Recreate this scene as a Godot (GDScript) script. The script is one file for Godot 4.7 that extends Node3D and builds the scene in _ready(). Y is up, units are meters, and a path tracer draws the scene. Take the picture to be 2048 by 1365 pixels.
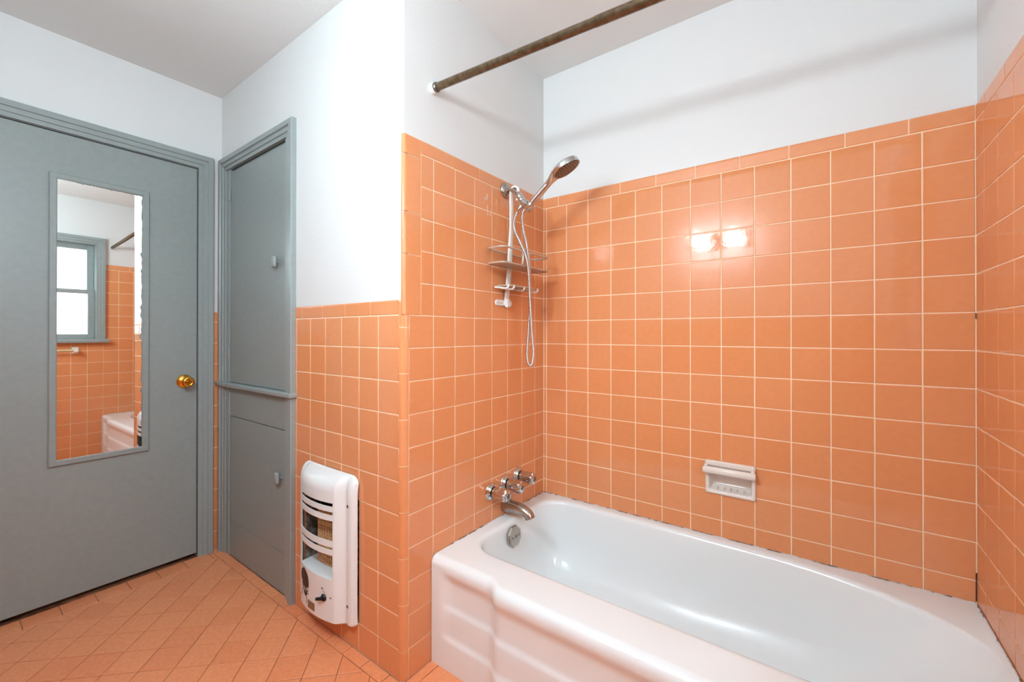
extends Node3D
# A small bathroom: tub alcove on the right, tiled wall with a gas heater, linen cupboard and a door with a mirror.

const P := 0.11            # tile pitch
const WX := 1.446          # right wall
const DZ := 0.872          # heater wall plane
const LX := -1.465         # door wall
const CY := 2.39           # ceiling
const FZ := 2.0            # wall behind the camera
const TOPY := 1.799        # top of the tall tile
const WAINY := 1.252       # top of the low tile
const JOINT := 0.003
const SX := 0.0156         # first upright joint on the tub wall
const TZ := 0.0784         # first upright joint on the tub's end walls

var M := {}
var cache := {}
var rng := RandomNumberGenerator.new()


func yr(r: float) -> float:
	return (15.9 - r) * P


# ---------------------------------------------------------------- helpers
func tool() -> SurfaceTool:
	var st := SurfaceTool.new()
	st.begin(Mesh.PRIMITIVE_TRIANGLES)
	return st


func part(called: String, st: SurfaceTool, m: Material, parent: Node3D) -> MeshInstance3D:
	st.generate_normals()
	var o := MeshInstance3D.new()
	o.name = called
	o.mesh = st.commit()
	o.material_override = m
	parent.add_child(o, true)
	return o


func thing(called: String, label: String, category: String, at := Vector3.ZERO, group := "") -> Node3D:
	var o := Node3D.new()
	o.name = called
	add_child(o, true)
	o.position = at
	o.set_meta("label", label)
	o.set_meta("category", category)
	if group:
		o.set_meta("group", group)
	return o


func setting(called: String, at := Vector3.ZERO) -> Node3D:
	var o := Node3D.new()
	o.name = called
	add_child(o, true)
	o.position = at
	o.set_meta("kind", "structure")
	return o


func tri(st: SurfaceTool, a: Vector3, b: Vector3, c: Vector3) -> void:
	st.add_vertex(a)
	st.add_vertex(c)
	st.add_vertex(b)


func quad(st: SurfaceTool, a: Vector3, b: Vector3, c: Vector3, d: Vector3) -> void:
	tri(st, a, b, c)
	tri(st, a, c, d)


func face(st: SurfaceTool, pts: Array, mid: Vector3) -> void:
	# a convex face turned away from mid
	var n: Vector3 = (pts[1] - pts[0]).cross(pts[2] - pts[0])
	if n.dot(pts[0] - mid) < 0:
		pts = pts.duplicate()
		pts.reverse()
	for k in range(1, pts.size() - 1):
		tri(st, pts[0], pts[k], pts[k + 1])


func box(st: SurfaceTool, lo: Vector3, hi: Vector3, b := 0.0) -> void:
	st.set_smooth_group(-1)
	var mid := (lo + hi) / 2
	b = minf(b, minf(minf(hi.x - lo.x, hi.y - lo.y), hi.z - lo.z) * 0.49)
	var L := [lo, hi]
	var corner := func(i: int, j: int, k: int, axis: int) -> Vector3:
		var v := Vector3(L[i].x, L[j].y, L[k].z)
		var s := Vector3(1 if i == 0 else -1, 1 if j == 0 else -1, 1 if k == 0 else -1) * b
		s[axis] = 0
		return v + s
	for axis in 3:
		for side in 2:
			var pts := []
			for uv in [[0, 0], [1, 0], [1, 1], [0, 1]]:
				var ix := [0, 0, 0]
				ix[axis] = side
				ix[(axis + 1) % 3] = uv[0]
				ix[(axis + 2) % 3] = uv[1]
				pts.append(corner.call(ix[0], ix[1], ix[2], axis))
			face(st, pts, mid)
	if b <= 0:
		return
	for axis in 3:
		var p1 := (axis + 1) % 3
		var p2 := (axis + 2) % 3
		for u in 2:
			for v in 2:
				var a := [0, 0, 0]
				a[p1] = u
				a[p2] = v
				var c := a.duplicate()
				c[axis] = 1
				face(st, [corner.call(a[0], a[1], a[2], p1), corner.call(a[0], a[1], a[2], p2), corner.call(c[0], c[1], c[2], p2), corner.call(c[0], c[1], c[2], p1)], mid)
	for i in 2:
		for j in 2:
			for k in 2:
				face(st, [corner.call(i, j, k, 0), corner.call(i, j, k, 1), corner.call(i, j, k, 2)], mid)


func bx(called: String, lo: Vector3, hi: Vector3, b: float, m: Material, parent: Node3D) -> MeshInstance3D:
	var st := tool()
	box(st, lo, hi, b)
	return part(called, st, m, parent)


func loft(st: SurfaceTool, loops: Array, closed := true, group := 0) -> void:
	st.set_smooth_group(group)
	for i in loops.size() - 1:
		var a: Array = loops[i]
		var b: Array = loops[i + 1]
		var n := a.size()
		for j in (n if closed else n - 1):
			var k := (j + 1) % n
			quad(st, a[j], a[k], b[k], b[j])


func cap(st: SurfaceTool, loop: Array, out: Vector3) -> void:
	st.set_smooth_group(-1)
	var mid := Vector3.ZERO
	for v in loop:
		mid += v
	mid /= loop.size()
	for j in loop.size():
		face(st, [mid, loop[j], loop[(j + 1) % loop.size()]], mid - out)


func frame_of(axis: Vector3) -> Array:
	var w := axis.normalized()
	var u := w.cross(Vector3.UP if absf(w.y) < 0.9 else Vector3.RIGHT).normalized()
	return [u, w.cross(u), w]


func ring(at: Vector3, u: Vector3, v: Vector3, r: float, n: int) -> Array:
	var out := []
	for k in n:
		var t := TAU * k / n
		out.append(at + u * cos(t) * r + v * sin(t) * r)
	return out


func lathe(st: SurfaceTool, at: Vector3, axis: Vector3, profile: Array, n := 28) -> void:
	# profile: [radius, height along axis]; a repeated point makes a sharp edge
	var f := frame_of(axis)
	var g := 1
	var loops := []
	for k in profile.size():
		if k > 0 and profile[k] == profile[k - 1]:
			loft(st, loops, true, g)
			loops = []
			g += 1
		loops.append(ring(at + f[2] * profile[k][1], f[0], f[1], maxf(profile[k][0], 0.00005), n))
	loft(st, loops, true, g)
	cap(st, loops[-1], f[2])


func tube(st: SurfaceTool, pts: Array, r, n := 10, ends := true, closed := false) -> void:
	# r: a number or one radius for each point
	var loops := []
	var u := Vector3.ZERO
	for k in pts.size():
		var a: Vector3 = pts[k - 1] if k > 0 else (pts[-1] if closed else pts[0])
		var b: Vector3 = pts[k + 1] if k + 1 < pts.size() else (pts[0] if closed else pts[-1])
		var d := (b - a).normalized()
		if u == Vector3.ZERO:
			u = frame_of(d)[0]
		u = (u - d * u.dot(d)).normalized()
		loops.append(ring(pts[k], u, d.cross(u), r[k] if r is Array else r, n))
	if closed:
		loops.append(loops[0])
	loft(st, loops)
	if ends and not closed:
		cap(st, loops[0], pts[0] - pts[1])
		cap(st, loops[-1], pts[-1] - pts[-2])


func smooth_path(pts: Array, per := 8) -> Array:
	# Catmull-Rom through the points
	var out := []
	for i in pts.size() - 1:
		var a: Vector3 = pts[maxi(i - 1, 0)]
		var b: Vector3 = pts[i]
		var c: Vector3 = pts[i + 1]
		var d: Vector3 = pts[mini(i + 2, pts.size() - 1)]
		for k in per:
			out.append(b.cubic_interpolate(c, a, d, float(k) / per))
	out.append(pts[-1])
	return out


func rounded_path(pts: Array, r: float, closed := false, steps := 5) -> Array:
	var out := []
	var n := pts.size()
	for i in n:
		if not closed and (i == 0 or i == n - 1):
			out.append(pts[i])
			continue
		var b: Vector3 = pts[i]
		var p0: Vector3 = b + (pts[(i - 1 + n) % n] - b).limit_length(r)
		var p1: Vector3 = b + (pts[(i + 1) % n] - b).limit_length(r)
		for k in steps + 1:
			var t := float(k) / steps
			out.append(p0.lerp(b, t).lerp(b.lerp(p1, t), t))
	return out


func moulding(st: SurfaceTool, a: Vector3, b: Vector3, out: Vector3, n: Vector3, profile: Array, m0: float, m1: float) -> void:
	# a length of casing from a to b along its inner edge; profile: [distance outwards, height]; m0, m1: mitres
	var d := (b - a).normalized()
	var l0 := []
	var l1 := []
	for q in profile:
		l0.append(a + out * q[0] + n * q[1] - d * q[0] * m0)
		l1.append(b + out * q[0] + n * q[1] + d * q[0] * m1)
	st.set_smooth_group(-1)
	for k in l0.size():
		var j := (k + 1) % l0.size()
		quad(st, l0[k], l0[j], l1[j], l1[k])
	cap(st, l0, -d)
	cap(st, l1, d)


func smooth(a: float, b: float, x: float) -> float:
	return smoothstep(a, b, x)


# ---------------------------------------------------------------- materials
func noise_tex(freq: float, octaves: int, seed_: int, size := 512, lo := Color(0.9, 0.9, 0.9), hi := Color.WHITE, kind := FastNoiseLite.TYPE_SIMPLEX_SMOOTH) -> NoiseTexture2D:
	var f := FastNoiseLite.new()
	f.noise_type = kind
	f.frequency = freq
	f.fractal_octaves = octaves
	f.seed = seed_
	var t := NoiseTexture2D.new()
	t.width = size
	t.height = size
	t.seamless = true
	t.noise = f
	var g := Gradient.new()
	g.set_color(0, lo)
	g.set_color(1, hi)
	t.color_ramp = g
	return t


func bump_tex(freq: float, octaves: int, seed_: int, size := 512) -> NoiseTexture2D:
	return noise_tex(freq, octaves, seed_, size, Color.BLACK, Color.WHITE)


func mat(called: String, c: Color, rough: float, metal := 0.0) -> StandardMaterial3D:
	var m := StandardMaterial3D.new()
	m.resource_name = called
	m.albedo_color = c
	m.roughness = rough
	m.metallic = metal
	M[called] = m
	return m


func grain(m: StandardMaterial3D, tex: Texture2D, scale: float) -> void:
	m.albedo_texture = tex
	m.uv1_triplanar = true
	m.uv1_world_triplanar = true
	m.uv1_scale = Vector3.ONE * scale


func relief(m: StandardMaterial3D, tex: Texture2D, scale: float, cm: float) -> void:
	m.heightmap_enabled = true
	m.heightmap_texture = tex
	m.heightmap_scale = cm
	m.uv1_triplanar = true
	m.uv1_world_triplanar = true
	m.uv1_scale = Vector3.ONE * scale


func materials() -> void:
	var mottle := noise_tex(0.03, 4, 3, 512, Color(0.978, 0.975, 0.972), Color.WHITE)
	var fine := bump_tex(0.02, 3, 8)
	var stipple := bump_tex(0.09, 3, 12)
	for k in 5:
		var tone: Color = [Color(0.900, 0.594, 0.398), Color(0.895, 0.588, 0.390), Color(0.906, 0.600, 0.405), Color(0.900, 0.586, 0.388), Color(0.903, 0.599, 0.407)][k]
		var m := mat("tile%d" % k, tone, 0.05)
		grain(m, mottle, 2.3)
		relief(m, fine, 2.3, 0.010)
	var ft := mat("floor_tile", Color(0.965, 0.62, 0.435), 0.25)
	grain(ft, noise_tex(0.05, 4, 21, 512, Color(0.93, 0.92, 0.9), Color.WHITE), 2.0)
	relief(ft, fine, 2.0, 0.01)
	var ft2 := mat("floor_tile_dull", Color(0.95, 0.595, 0.41), 0.28)
	grain(ft2, ft.albedo_texture, 2.0)
	mat("grout", Color(0.98, 0.85, 0.72), 0.8)
	mat("floor_grout", Color(0.55, 0.36, 0.25), 0.9)
	grain(M.floor_grout, noise_tex(0.02, 3, 33, 512, Color(0.45, 0.4, 0.36), Color(1.5, 1.5, 1.5)), 1.2)
	var pl := mat("plaster", Color(0.885, 0.885, 0.88), 0.55)
	relief(pl, stipple, 1.3, 0.03)
	var ce := mat("ceiling_paint", Color(0.895, 0.89, 0.88), 0.7)
	relief(ce, stipple, 1.1, 0.03)
	var gp := mat("grey_paint", Color(0.58, 0.61, 0.60), 0.38)
	grain(gp, noise_tex(0.02, 3, 41, 512, Color(0.965, 0.965, 0.965), Color.WHITE), 1.6)
	relief(gp, stipple, 2.6, 0.012)
	mat("grey_trim", Color(0.60, 0.635, 0.63), 0.32)
	M.grey_trim.albedo_texture = gp.albedo_texture
	relief(M.grey_trim, stipple, 2.6, 0.01)
	mat("bare_wood", Color(0.62, 0.47, 0.32), 0.8)
	mat("joint_shade", Color(0.27, 0.17, 0.11), 0.9)  # dark tone painted for the shaded hollow of open corner joints
	mat("enamel", Color(0.925, 0.95, 0.955), 0.2)
	M.enamel.clearcoat_enabled = true
	M.enamel.clearcoat = 0.35
	M.enamel.clearcoat_roughness = 0.05
	mat("heater_enamel", Color(0.905, 0.92, 0.92), 0.22)
	mat("chrome", Color(0.80, 0.80, 0.80), 0.1, 1.0)
	mat("worn_chrome", Color(0.80, 0.78, 0.76), 0.24, 0.9)
	grain(M.worn_chrome, noise_tex(0.06, 4, 51, 256, Color(0.72, 0.68, 0.64), Color.WHITE), 9.0)
	mat("dull_metal", Color(0.5, 0.49, 0.46), 0.32, 1.0)
	mat("brass", Color(0.93, 0.68, 0.28), 0.12, 1.0)
	mat("bronze_rod", Color(0.56, 0.48, 0.385), 0.3, 0.85)
	grain(M.bronze_rod, noise_tex(0.05, 4, 61, 256, Color(0.62, 0.58, 0.52), Color.WHITE), 3.0)
	mat("white_plastic", Color(0.90, 0.89, 0.87), 0.35)
	mat("caddy_coat", Color(0.78, 0.72, 0.66), 0.3, 0.35)
	mat("knob_and_gap_black", Color(0.05, 0.05, 0.05), 0.5)
	mat("spray_face", Color(0.36, 0.27, 0.22), 0.4)
	mat("nozzle", Color(0.75, 0.66, 0.58), 0.4)
	mat("ceramic_white", Color(0.92, 0.885, 0.85), 0.12)
	mat("ceramic_cream", Color(0.90, 0.80, 0.62), 0.3)
	mat("radiant", Color(0.90, 0.74, 0.55), 0.85)
	grain(M.radiant, noise_tex(0.04, 4, 71, 256, Color(0.85, 0.78, 0.7), Color.WHITE), 8.0)
	mat("burner_metal", Color(0.72, 0.73, 0.70), 0.3, 0.55)
	grain(M.burner_metal, noise_tex(0.02, 3, 73, 256, Color(0.5, 0.42, 0.36), Color.WHITE), 5.0)
	mat("soot", Color(0.05, 0.045, 0.04), 0.8)
	mat("chip_black", Color(0.13, 0.08, 0.07), 0.45)
	mat("plate_brown", Color(0.55, 0.41, 0.28), 0.45)
	mat("mark_tan", Color(0.72, 0.60, 0.42), 0.5)
	mat("mirror_glass", Color(0.93, 0.94, 0.93), 0.01, 1.0)
	var ca := mat("caulk", Color.WHITE, 0.6)
	ca.vertex_color_use_as_albedo = true
	var gl := mat("window_glass", Color(1, 1, 1, 0.06), 0.05)
	gl.transparency = BaseMaterial3D.TRANSPARENCY_ALPHA
	var bulb := mat("bulb_glow", Color(1, 1, 1), 0.3)
	bulb.emission_enabled = true
	bulb.emission = Color(0.88, 0.96, 1.0)
	bulb.emission_energy_multiplier = 26.0
	mat("fixture_metal", Color(0.8, 0.8, 0.79), 0.2, 1.0)


# ---------------------------------------------------------------- tiles
func tile_mesh(w: float, h: float) -> ArrayMesh:
	var key := "%d_%d" % [roundi(w * 5000), roundi(h * 5000)]
	if cache.has(key):
		return cache[key]
	var v := PackedVector3Array()
	var n := PackedVector3Array()
	var ix := PackedInt32Array()
	var e := minf(0.0022, minf(w, h) * 0.3)
	for q in [[e, 0.0, 0.0], [e * 0.32, -0.0005, 1.0], [0.0, -0.0018, 4.0], [0.0, -0.007, 40.0]]:
		for c in [Vector2(-1, -1), Vector2(1, -1), Vector2(1, 1), Vector2(-1, 1)]:
			v.append(Vector3(c.x * (w / 2 - q[0]), c.y * (h / 2 - q[0]), q[1]))
			n.append(Vector3(c.x * q[2] * 0.7, c.y * q[2] * 0.7, 1).normalized())
	ix.append_array([0, 2, 1, 0, 3, 2])
	for r in 3:
		for j in 4:
			var k := (j + 1) % 4
			var a := r * 4 + j
			var b := r * 4 + k
			ix.append_array([a, b, b + 4, a, b + 4, a + 4])
	var arr := []
	arr.resize(Mesh.ARRAY_MAX)
	arr[Mesh.ARRAY_VERTEX] = v
	arr[Mesh.ARRAY_NORMAL] = n
	arr[Mesh.ARRAY_INDEX] = ix
	var m := ArrayMesh.new()
	m.add_surface_from_arrays(Mesh.PRIMITIVE_TRIANGLES, arr)
	cache[key] = m
	return m


func put_tile(parent: Node3D, at: Vector3, u: Vector3, n: Vector3, w: float, h: float, wobble := 0.0022) -> void:
	if w < 0.004 or h < 0.004:
		return
	var o := MeshInstance3D.new()
	o.name = "tile"
	o.mesh = tile_mesh(w, h)
	o.material_override = M["tile%d" % rng.randi_range(0, 4)]
	var b := Basis(u, Vector3.UP, n)
	b = b * Basis.from_euler(Vector3(rng.randfn(0, wobble), rng.randfn(0, wobble), 0))
	parent.add_child(o, true)
	o.transform = Transform3D(b, at + n * rng.randf_range(-0.00025, 0.00025))


func tile_field(parent: Node3D, origin: Vector3, u: Vector3, n: Vector3, us: Array, vs: Array, skip: Callable) -> void:
	# us, vs: joint positions along u and up
	for i in us.size() - 1:
		for j in vs.size() - 1:
			var r := Rect2(us[i], vs[j], us[i + 1] - us[i], vs[j + 1] - vs[j])
			r = skip.call(r)
			if r.size.x <= 0.0 or r.size.y <= 0.0:
				continue
			var c := r.get_center()
			put_tile(parent, origin + u * c.x + Vector3(0, c.y, 0), u, n, r.size.x - JOINT, r.size.y - JOINT)


func cap_tile(parent: Node3D, origin: Vector3, u: Vector3, n: Vector3, u0: float, u1: float, y0: float, y1: float) -> void:
	# bullnose: small edge below, rounded over at the top
	var st := tool()
	var R := 0.009
	var prof := [Vector2(y0, -0.007), Vector2(y0, -0.0016), Vector2(y0 + 0.0016, 0), Vector2(y0 + 0.0032, 0), Vector2(y1 - R - 0.0015, 0)]
	for k in 6:
		var t := PI / 2 * k / 5
		prof.append(Vector2(y1 - R + sin(t) * R, -R + cos(t) * R))
	var a := []
	var b := []
	for q in prof:
		a.append(origin + u * u0 + Vector3(0, q.x, 0) + n * q.y)
		b.append(origin + u * u1 + Vector3(0, q.x, 0) + n * q.y)
	loft(st, [a, b], false, 1)
	cap(st, a, -u)
	cap(st, b, u)
	part("cap_tile", st, M["tile%d" % rng.randi_range(0, 4)], parent)


func cap_row(parent: Node3D, origin: Vector3, u: Vector3, n: Vector3, joints: Array, y0: float, y1: float) -> void:
	for k in joints.size() - 1:
		cap_tile(parent, origin, u, n, joints[k] + JOINT / 2, joints[k + 1] - JOINT / 2, y0 + JOINT / 2, y1)


func steps(from: float, to: float, first: float, pitch: float) -> Array:
	var out := [from]
	var x := first
	while x < to - 0.004:
		if x > from + 0.004:
			out.append(x)
		x += pitch
	out.append(to)
	return out


func rows(lo: float, hi: float) -> Array:
	return steps(lo, hi, yr(18), P)


func whole(r: Rect2) -> Rect2:
	return r


# ---------------------------------------------------------------- room
func build_walls() -> void:
	# tub wall
	var w := setting("wall_back")
	bx("plaster", Vector3(-1.62, TOPY - 0.01, -0.13), Vector3(WX + 0.15, CY + 0.02, -0.004), 0, M.plaster, w)
	bx("grout_bed", Vector3(-0.06, 0.3, -0.125), Vector3(0.738, TOPY - 0.005, -0.0013), 0, M.grout, w)
	bx("grout_bed", Vector3(0.892, 0.3, -0.125), Vector3(WX + 0.05, TOPY - 0.005, -0.0013), 0, M.grout, w)
	bx("grout_bed", Vector3(0.738, 0.3, -0.125), Vector3(0.892, 0.5385, -0.0013), 0, M.grout, w)
	bx("grout_bed", Vector3(0.738, 0.6485, -0.125), Vector3(0.892, TOPY - 0.005, -0.0013), 0, M.grout, w)
	bx("lower_body", Vector3(-1.62, -0.05, -0.13), Vector3(WX + 0.15, TOPY - 0.01, -0.08), 0, M.plaster, w)
	var dish := func(r: Rect2) -> Rect2:
		if r.position.y > 0.52 and r.position.y < 0.6 and r.end.x > 0.75 and r.position.x < 0.88:
			if r.position.x < 0.74:
				return Rect2(r.position, Vector2(0.738 - r.position.x, r.size.y))
			return Rect2()
		return r
	tile_field(w, Vector3.ZERO, Vector3.RIGHT, Vector3.BACK, steps(0.0, WX, SX, P), rows(0.36, yr(0)), dish)
	cap_row(w, Vector3.ZERO, Vector3.RIGHT, Vector3.BACK, steps(0.0, WX, 0.082 - 0.153, 0.153), yr(0), TOPY)

	# wall with the taps; its front edge is rounded
	w = setting("wall_taps")
	bx("plaster", Vector3(-0.10, TOPY - 0.006, -0.13), Vector3(-0.003, CY + 0.02, DZ - 0.002), 0.002, M.plaster, w)
	bx("plaster", Vector3(-0.10, WAINY - 0.006, DZ - 0.06), Vector3(-0.0125, TOPY - 0.006, DZ - 0.002), 0, M.plaster, w)
	bx("grout_bed", Vector3(-0.10, -0.03, -0.1), Vector3(-0.0013, TOPY - 0.005, DZ - 0.018), 0, M.grout, w)
	bx("edge_body", Vector3(-0.095, -0.03, DZ - 0.018), Vector3(-0.018, WAINY - 0.006, DZ - 0.004), 0, M.grout, w)
	var zt := TZ + 7 * P
	tile_field(w, Vector3.ZERO, Vector3.BACK, Vector3.RIGHT, steps(0.0, TZ + 6 * P, TZ, P), rows(0.36, yr(0)), whole)
	tile_field(w, Vector3.ZERO, Vector3.BACK, Vector3.RIGHT, [TZ + 6 * P, zt], rows(0.0, yr(5)), whole)
	tile_field(w, Vector3.ZERO, Vector3.BACK, Vector3.RIGHT, [TZ + 6 * P, 0.797], rows(yr(5), yr(0)), whole)
	cap_row(w, Vector3.ZERO, Vector3.BACK, Vector3.RIGHT, [0.0, 0.032, 0.184, 0.335, 0.487, 0.641, 0.797], yr(0), TOPY)
	bx("edge_grout", Vector3(-0.09, WAINY - 0.05, DZ - 0.03), Vector3(-0.004, TOPY - 0.01, DZ - 0.004), 0, M.grout, w)
	# rounded edge tiles above the low wainscot
	var edge := [yr(5), 1.40, 1.54, 1.73, TOPY - 0.004]
	for k in 4:
		var st := tool()
		var R := 0.012
		var a := []
		var b := []
		var pts := [Vector2(0.0, 0.797 + JOINT / 2)]
		for q in 7:
			var t := PI / 2 * q / 6
			pts.append(Vector2(-R + cos(t) * R, DZ - R + sin(t) * R))
		pts.append(Vector2(-0.0125, DZ - 0.001))
		for q in pts:
			a.append(Vector3(q.x, edge[k] + JOINT / 2, q.y))
			b.append(Vector3(q.x, edge[k + 1] - JOINT / 2, q.y))
		loft(st, [a, b], false, 1)
		cap(st, b, Vector3.UP)
		part("edge_tile", st, M["tile%d" % k], w)
	var core := tool()
	var ca := []
	var cb := []
	for q in 9:
		var t := PI / 2 * q / 8
		ca.append(Vector3(-0.0215 + cos(t) * 0.0208, -0.01, DZ - 0.0215 + sin(t) * 0.0208))
		cb.append(Vector3(-0.0215 + cos(t) * 0.0208, WAINY - 0.02, DZ - 0.0215 + sin(t) * 0.0208))
	loft(core, [ca, cb], false, 1)
	part("corner_grout", core, M.grout, w)
	# specks of white paint on the tiles
	for q in [[0.441, 1.694, 0.0016, 0.012], [0.455, 1.684, 0.0022, 0.005], [0.437, 1.641, 0.0007, 0.022], [0.418, 1.632, 0.0007, 0.012], [0.462, 1.667, 0.0014, 0.002]]:
		bx("paint_speck", Vector3(0.0, q[1] - q[3], q[0] - q[2]), Vector3(0.0011, q[1] + q[3], q[0] + q[2]), 0.0004, M.white_plastic, w)
	# quarter-round pieces on the lower corner
	var y := 1.158 - 8 * 0.152
	while y < WAINY - 0.03:
		var y1 := minf(y + 0.152, WAINY - 0.008)
		if y1 > 1.1:
			y1 = WAINY - 0.008 if y > 1.1 else y1
		var y0 := maxf(y, 0.0)
		var st := tool()
		var loops := []
		for h in [[y0 + JOINT / 2, 0.0], [y1 - JOINT / 2, 0.0]]:
			var l := []
			for q in 9:
				var t := PI / 2 * q / 8
				l.append(Vector3(-0.0215 + cos(t) * (0.022 - h[1]), h[0], DZ - 0.0215 + sin(t) * (0.022 - h[1])))
			loops.append(l)
		loft(st, loops, false, 1)
		cap(st, loops[1] + [Vector3(-0.0215, y1 - JOINT / 2, DZ - 0.0215)], Vector3.UP)
		part("corner_tile", st, M["tile%d" % rng.randi_range(0, 4)], w)
		y += 0.152

	# wall with the heater and the cupboard
	w = setting("wall_heater")
	bx("plaster", Vector3(-1.62, 2.0, 0.75), Vector3(-0.10, CY + 0.02, DZ - 0.002), 0, M.plaster, w)
	bx("plaster", Vector3(-0.742, WAINY - 0.006, 0.75), Vector3(-0.10, 2.0, DZ - 0.002), 0, M.plaster, w)
	bx("plaster", Vector3(-1.62, 0.0, 0.75), Vector3(-1.40, 2.0, DZ - 0.002), 0, M.plaster, w)
	for r in [[-0.742, -0.03, -0.571, WAINY - 0.005], [-0.241, -0.03, -0.018, WAINY - 0.005], [-0.571, -0.03, -0.241, 0.099], [-0.571, 0.539, -0.241, WAINY - 0.005]]:
		bx("grout_bed", Vector3(r[0], r[1], 0.76), Vector3(r[2], r[3], DZ - 0.0013), 0, M.grout, w)
	var hole := func(r: Rect2) -> Rect2:
		var c := r.get_center()
		if c.x > -0.571 and c.x < -0.241 and c.y > 0.099 and c.y < 0.539:
			return Rect2()
		return r
	tile_field(w, Vector3(0, 0, DZ), Vector3.RIGHT, Vector3.BACK, steps(-0.73, -0.0213, -0.0213 - 7 * P, P), rows(0.0, yr(5)), hole)
	cap_row(w, Vector3(0, 0, DZ), Vector3.RIGHT, Vector3.BACK, [-0.73, -0.634, -0.482, -0.329, -0.176, -0.0213], yr(5), WAINY)

	# door wall
	w = setting("wall_left")
	bx("plaster", Vector3(-1.62, -0.03, -0.13), Vector3(LX - 0.003, CY + 0.02, 0.975), 0, M.plaster, w)
	bx("plaster", Vector3(-1.62, 1.99, 0.975), Vector3(LX - 0.003, CY + 0.02, FZ + 0.12), 0, M.plaster, w)
	bx("plaster", Vector3(-1.62, -0.03, 1.80), Vector3(LX - 0.003, 1.99, FZ + 0.12), 0, M.plaster, w)
	bx("door_backing", Vector3(-1.62, -0.03, 0.975), Vector3(-1.56, 1.99, 1.80), 0, M.plaster, w)  # unseen panel added behind the door to stop sky light leaking in
	bx("grout_bed", Vector3(-1.55, -0.03, DZ - 0.02), Vector3(LX - 0.0013, WAINY - 0.005, 0.93), 0, M.grout, w)
	tile_field(w, Vector3(LX, 0, 0), Vector3.FORWARD, Vector3.RIGHT, [-0.925, -DZ], rows(0.0, yr(5)), whole)
	cap_row(w, Vector3(LX, 0, 0), Vector3.FORWARD, Vector3.RIGHT, [-0.925, -DZ], yr(5), WAINY)

	# window wall
	w = setting("wall_right")
	var zw0 := 0.7785
	var zw1 := 1.5115
	var yw0 := 1.07
	var yw1 := 1.9845
	bx("plaster", Vector3(WX + 0.004, TOPY - 0.01, -0.13), Vector3(WX + 0.14, CY + 0.02, zw0), 0, M.plaster, w)
	bx("plaster", Vector3(WX + 0.004, yw1, zw0), Vector3(WX + 0.14, CY + 0.02, FZ + 0.12), 0, M.plaster, w)
	bx("plaster", Vector3(WX + 0.004, WAINY - 0.01, zw1), Vector3(WX + 0.14, yw1, FZ + 0.12), 0, M.plaster, w)
	bx("grout_bed", Vector3(WX + 0.0013, -0.03, -0.1), Vector3(WX + 0.14, TOPY - 0.005, zw0), 0, M.grout, w)
	bx("grout_bed", Vector3(WX + 0.0013, -0.03, zw0), Vector3(WX + 0.14, yw0, zw1), 0, M.grout, w)
	bx("grout_bed", Vector3(WX + 0.0013, -0.03, zw1), Vector3(WX + 0.14, WAINY - 0.005, FZ), 0, M.grout, w)
	var o := Vector3(WX, 0, 0)
	var pane := func(r: Rect2) -> Rect2:
		var z0 := -r.end.x
		if z0 > 0.7 and z0 < 1.55 and r.end.y > 1.06:
			if r.position.y > 1.05:
				return Rect2()
			return Rect2(r.position, Vector2(r.size.x, 1.06 - r.position.y))
		return r
	var us := steps(-0.74, 0.0, -TZ - 6 * P, P)
	tile_field(w, o, Vector3.FORWARD, Vector3.LEFT, us, rows(0.36, yr(0)), pane)
	cap_row(w, o, Vector3.FORWARD, Vector3.LEFT, steps(-0.72, 0.0, -0.7, 0.153), yr(0), TOPY)
	var us2 := steps(-FZ, -TZ - 6 * P, -TZ - 17 * P, P)
	tile_field(w, o, Vector3.FORWARD, Vector3.LEFT, us2, rows(0.0, yr(5)), pane)
	cap_row(w, o, Vector3.FORWARD, Vector3.LEFT, [-FZ, -1.88, -1.728, -1.575], yr(5), WAINY)

	# brown strips painting the shade inside corner joints that lack grout
	bx("joint_shade_strip", Vector3(WX - 0.0022, 0.372, 0.0006), Vector3(WX - 0.0002, 0.452, 0.0022), 0, M.joint_shade, w)
	bx("joint_shade_strip", Vector3(WX - 0.0016, 1.180, 0.0006), Vector3(WX - 0.0002, 1.197, 0.0018), 0, M.joint_shade, w)

	# wall behind the camera
	w = setting("wall_front")
	bx("plaster", Vector3(-1.62, WAINY, FZ), Vector3(WX + 0.15, CY + 0.02, FZ + 0.12), 0, M.plaster, w)
	bx("tile_dado", Vector3(-1.62, -0.03, FZ - 0.004), Vector3(WX + 0.15, WAINY, FZ + 0.12), 0.003, M.tile1, w)

	w = setting("ceiling")
	bx("plaster", Vector3(-1.62, CY, -0.13), Vector3(WX + 0.15, CY + 0.12, FZ + 0.12), 0, M.ceiling_paint, w)


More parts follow.
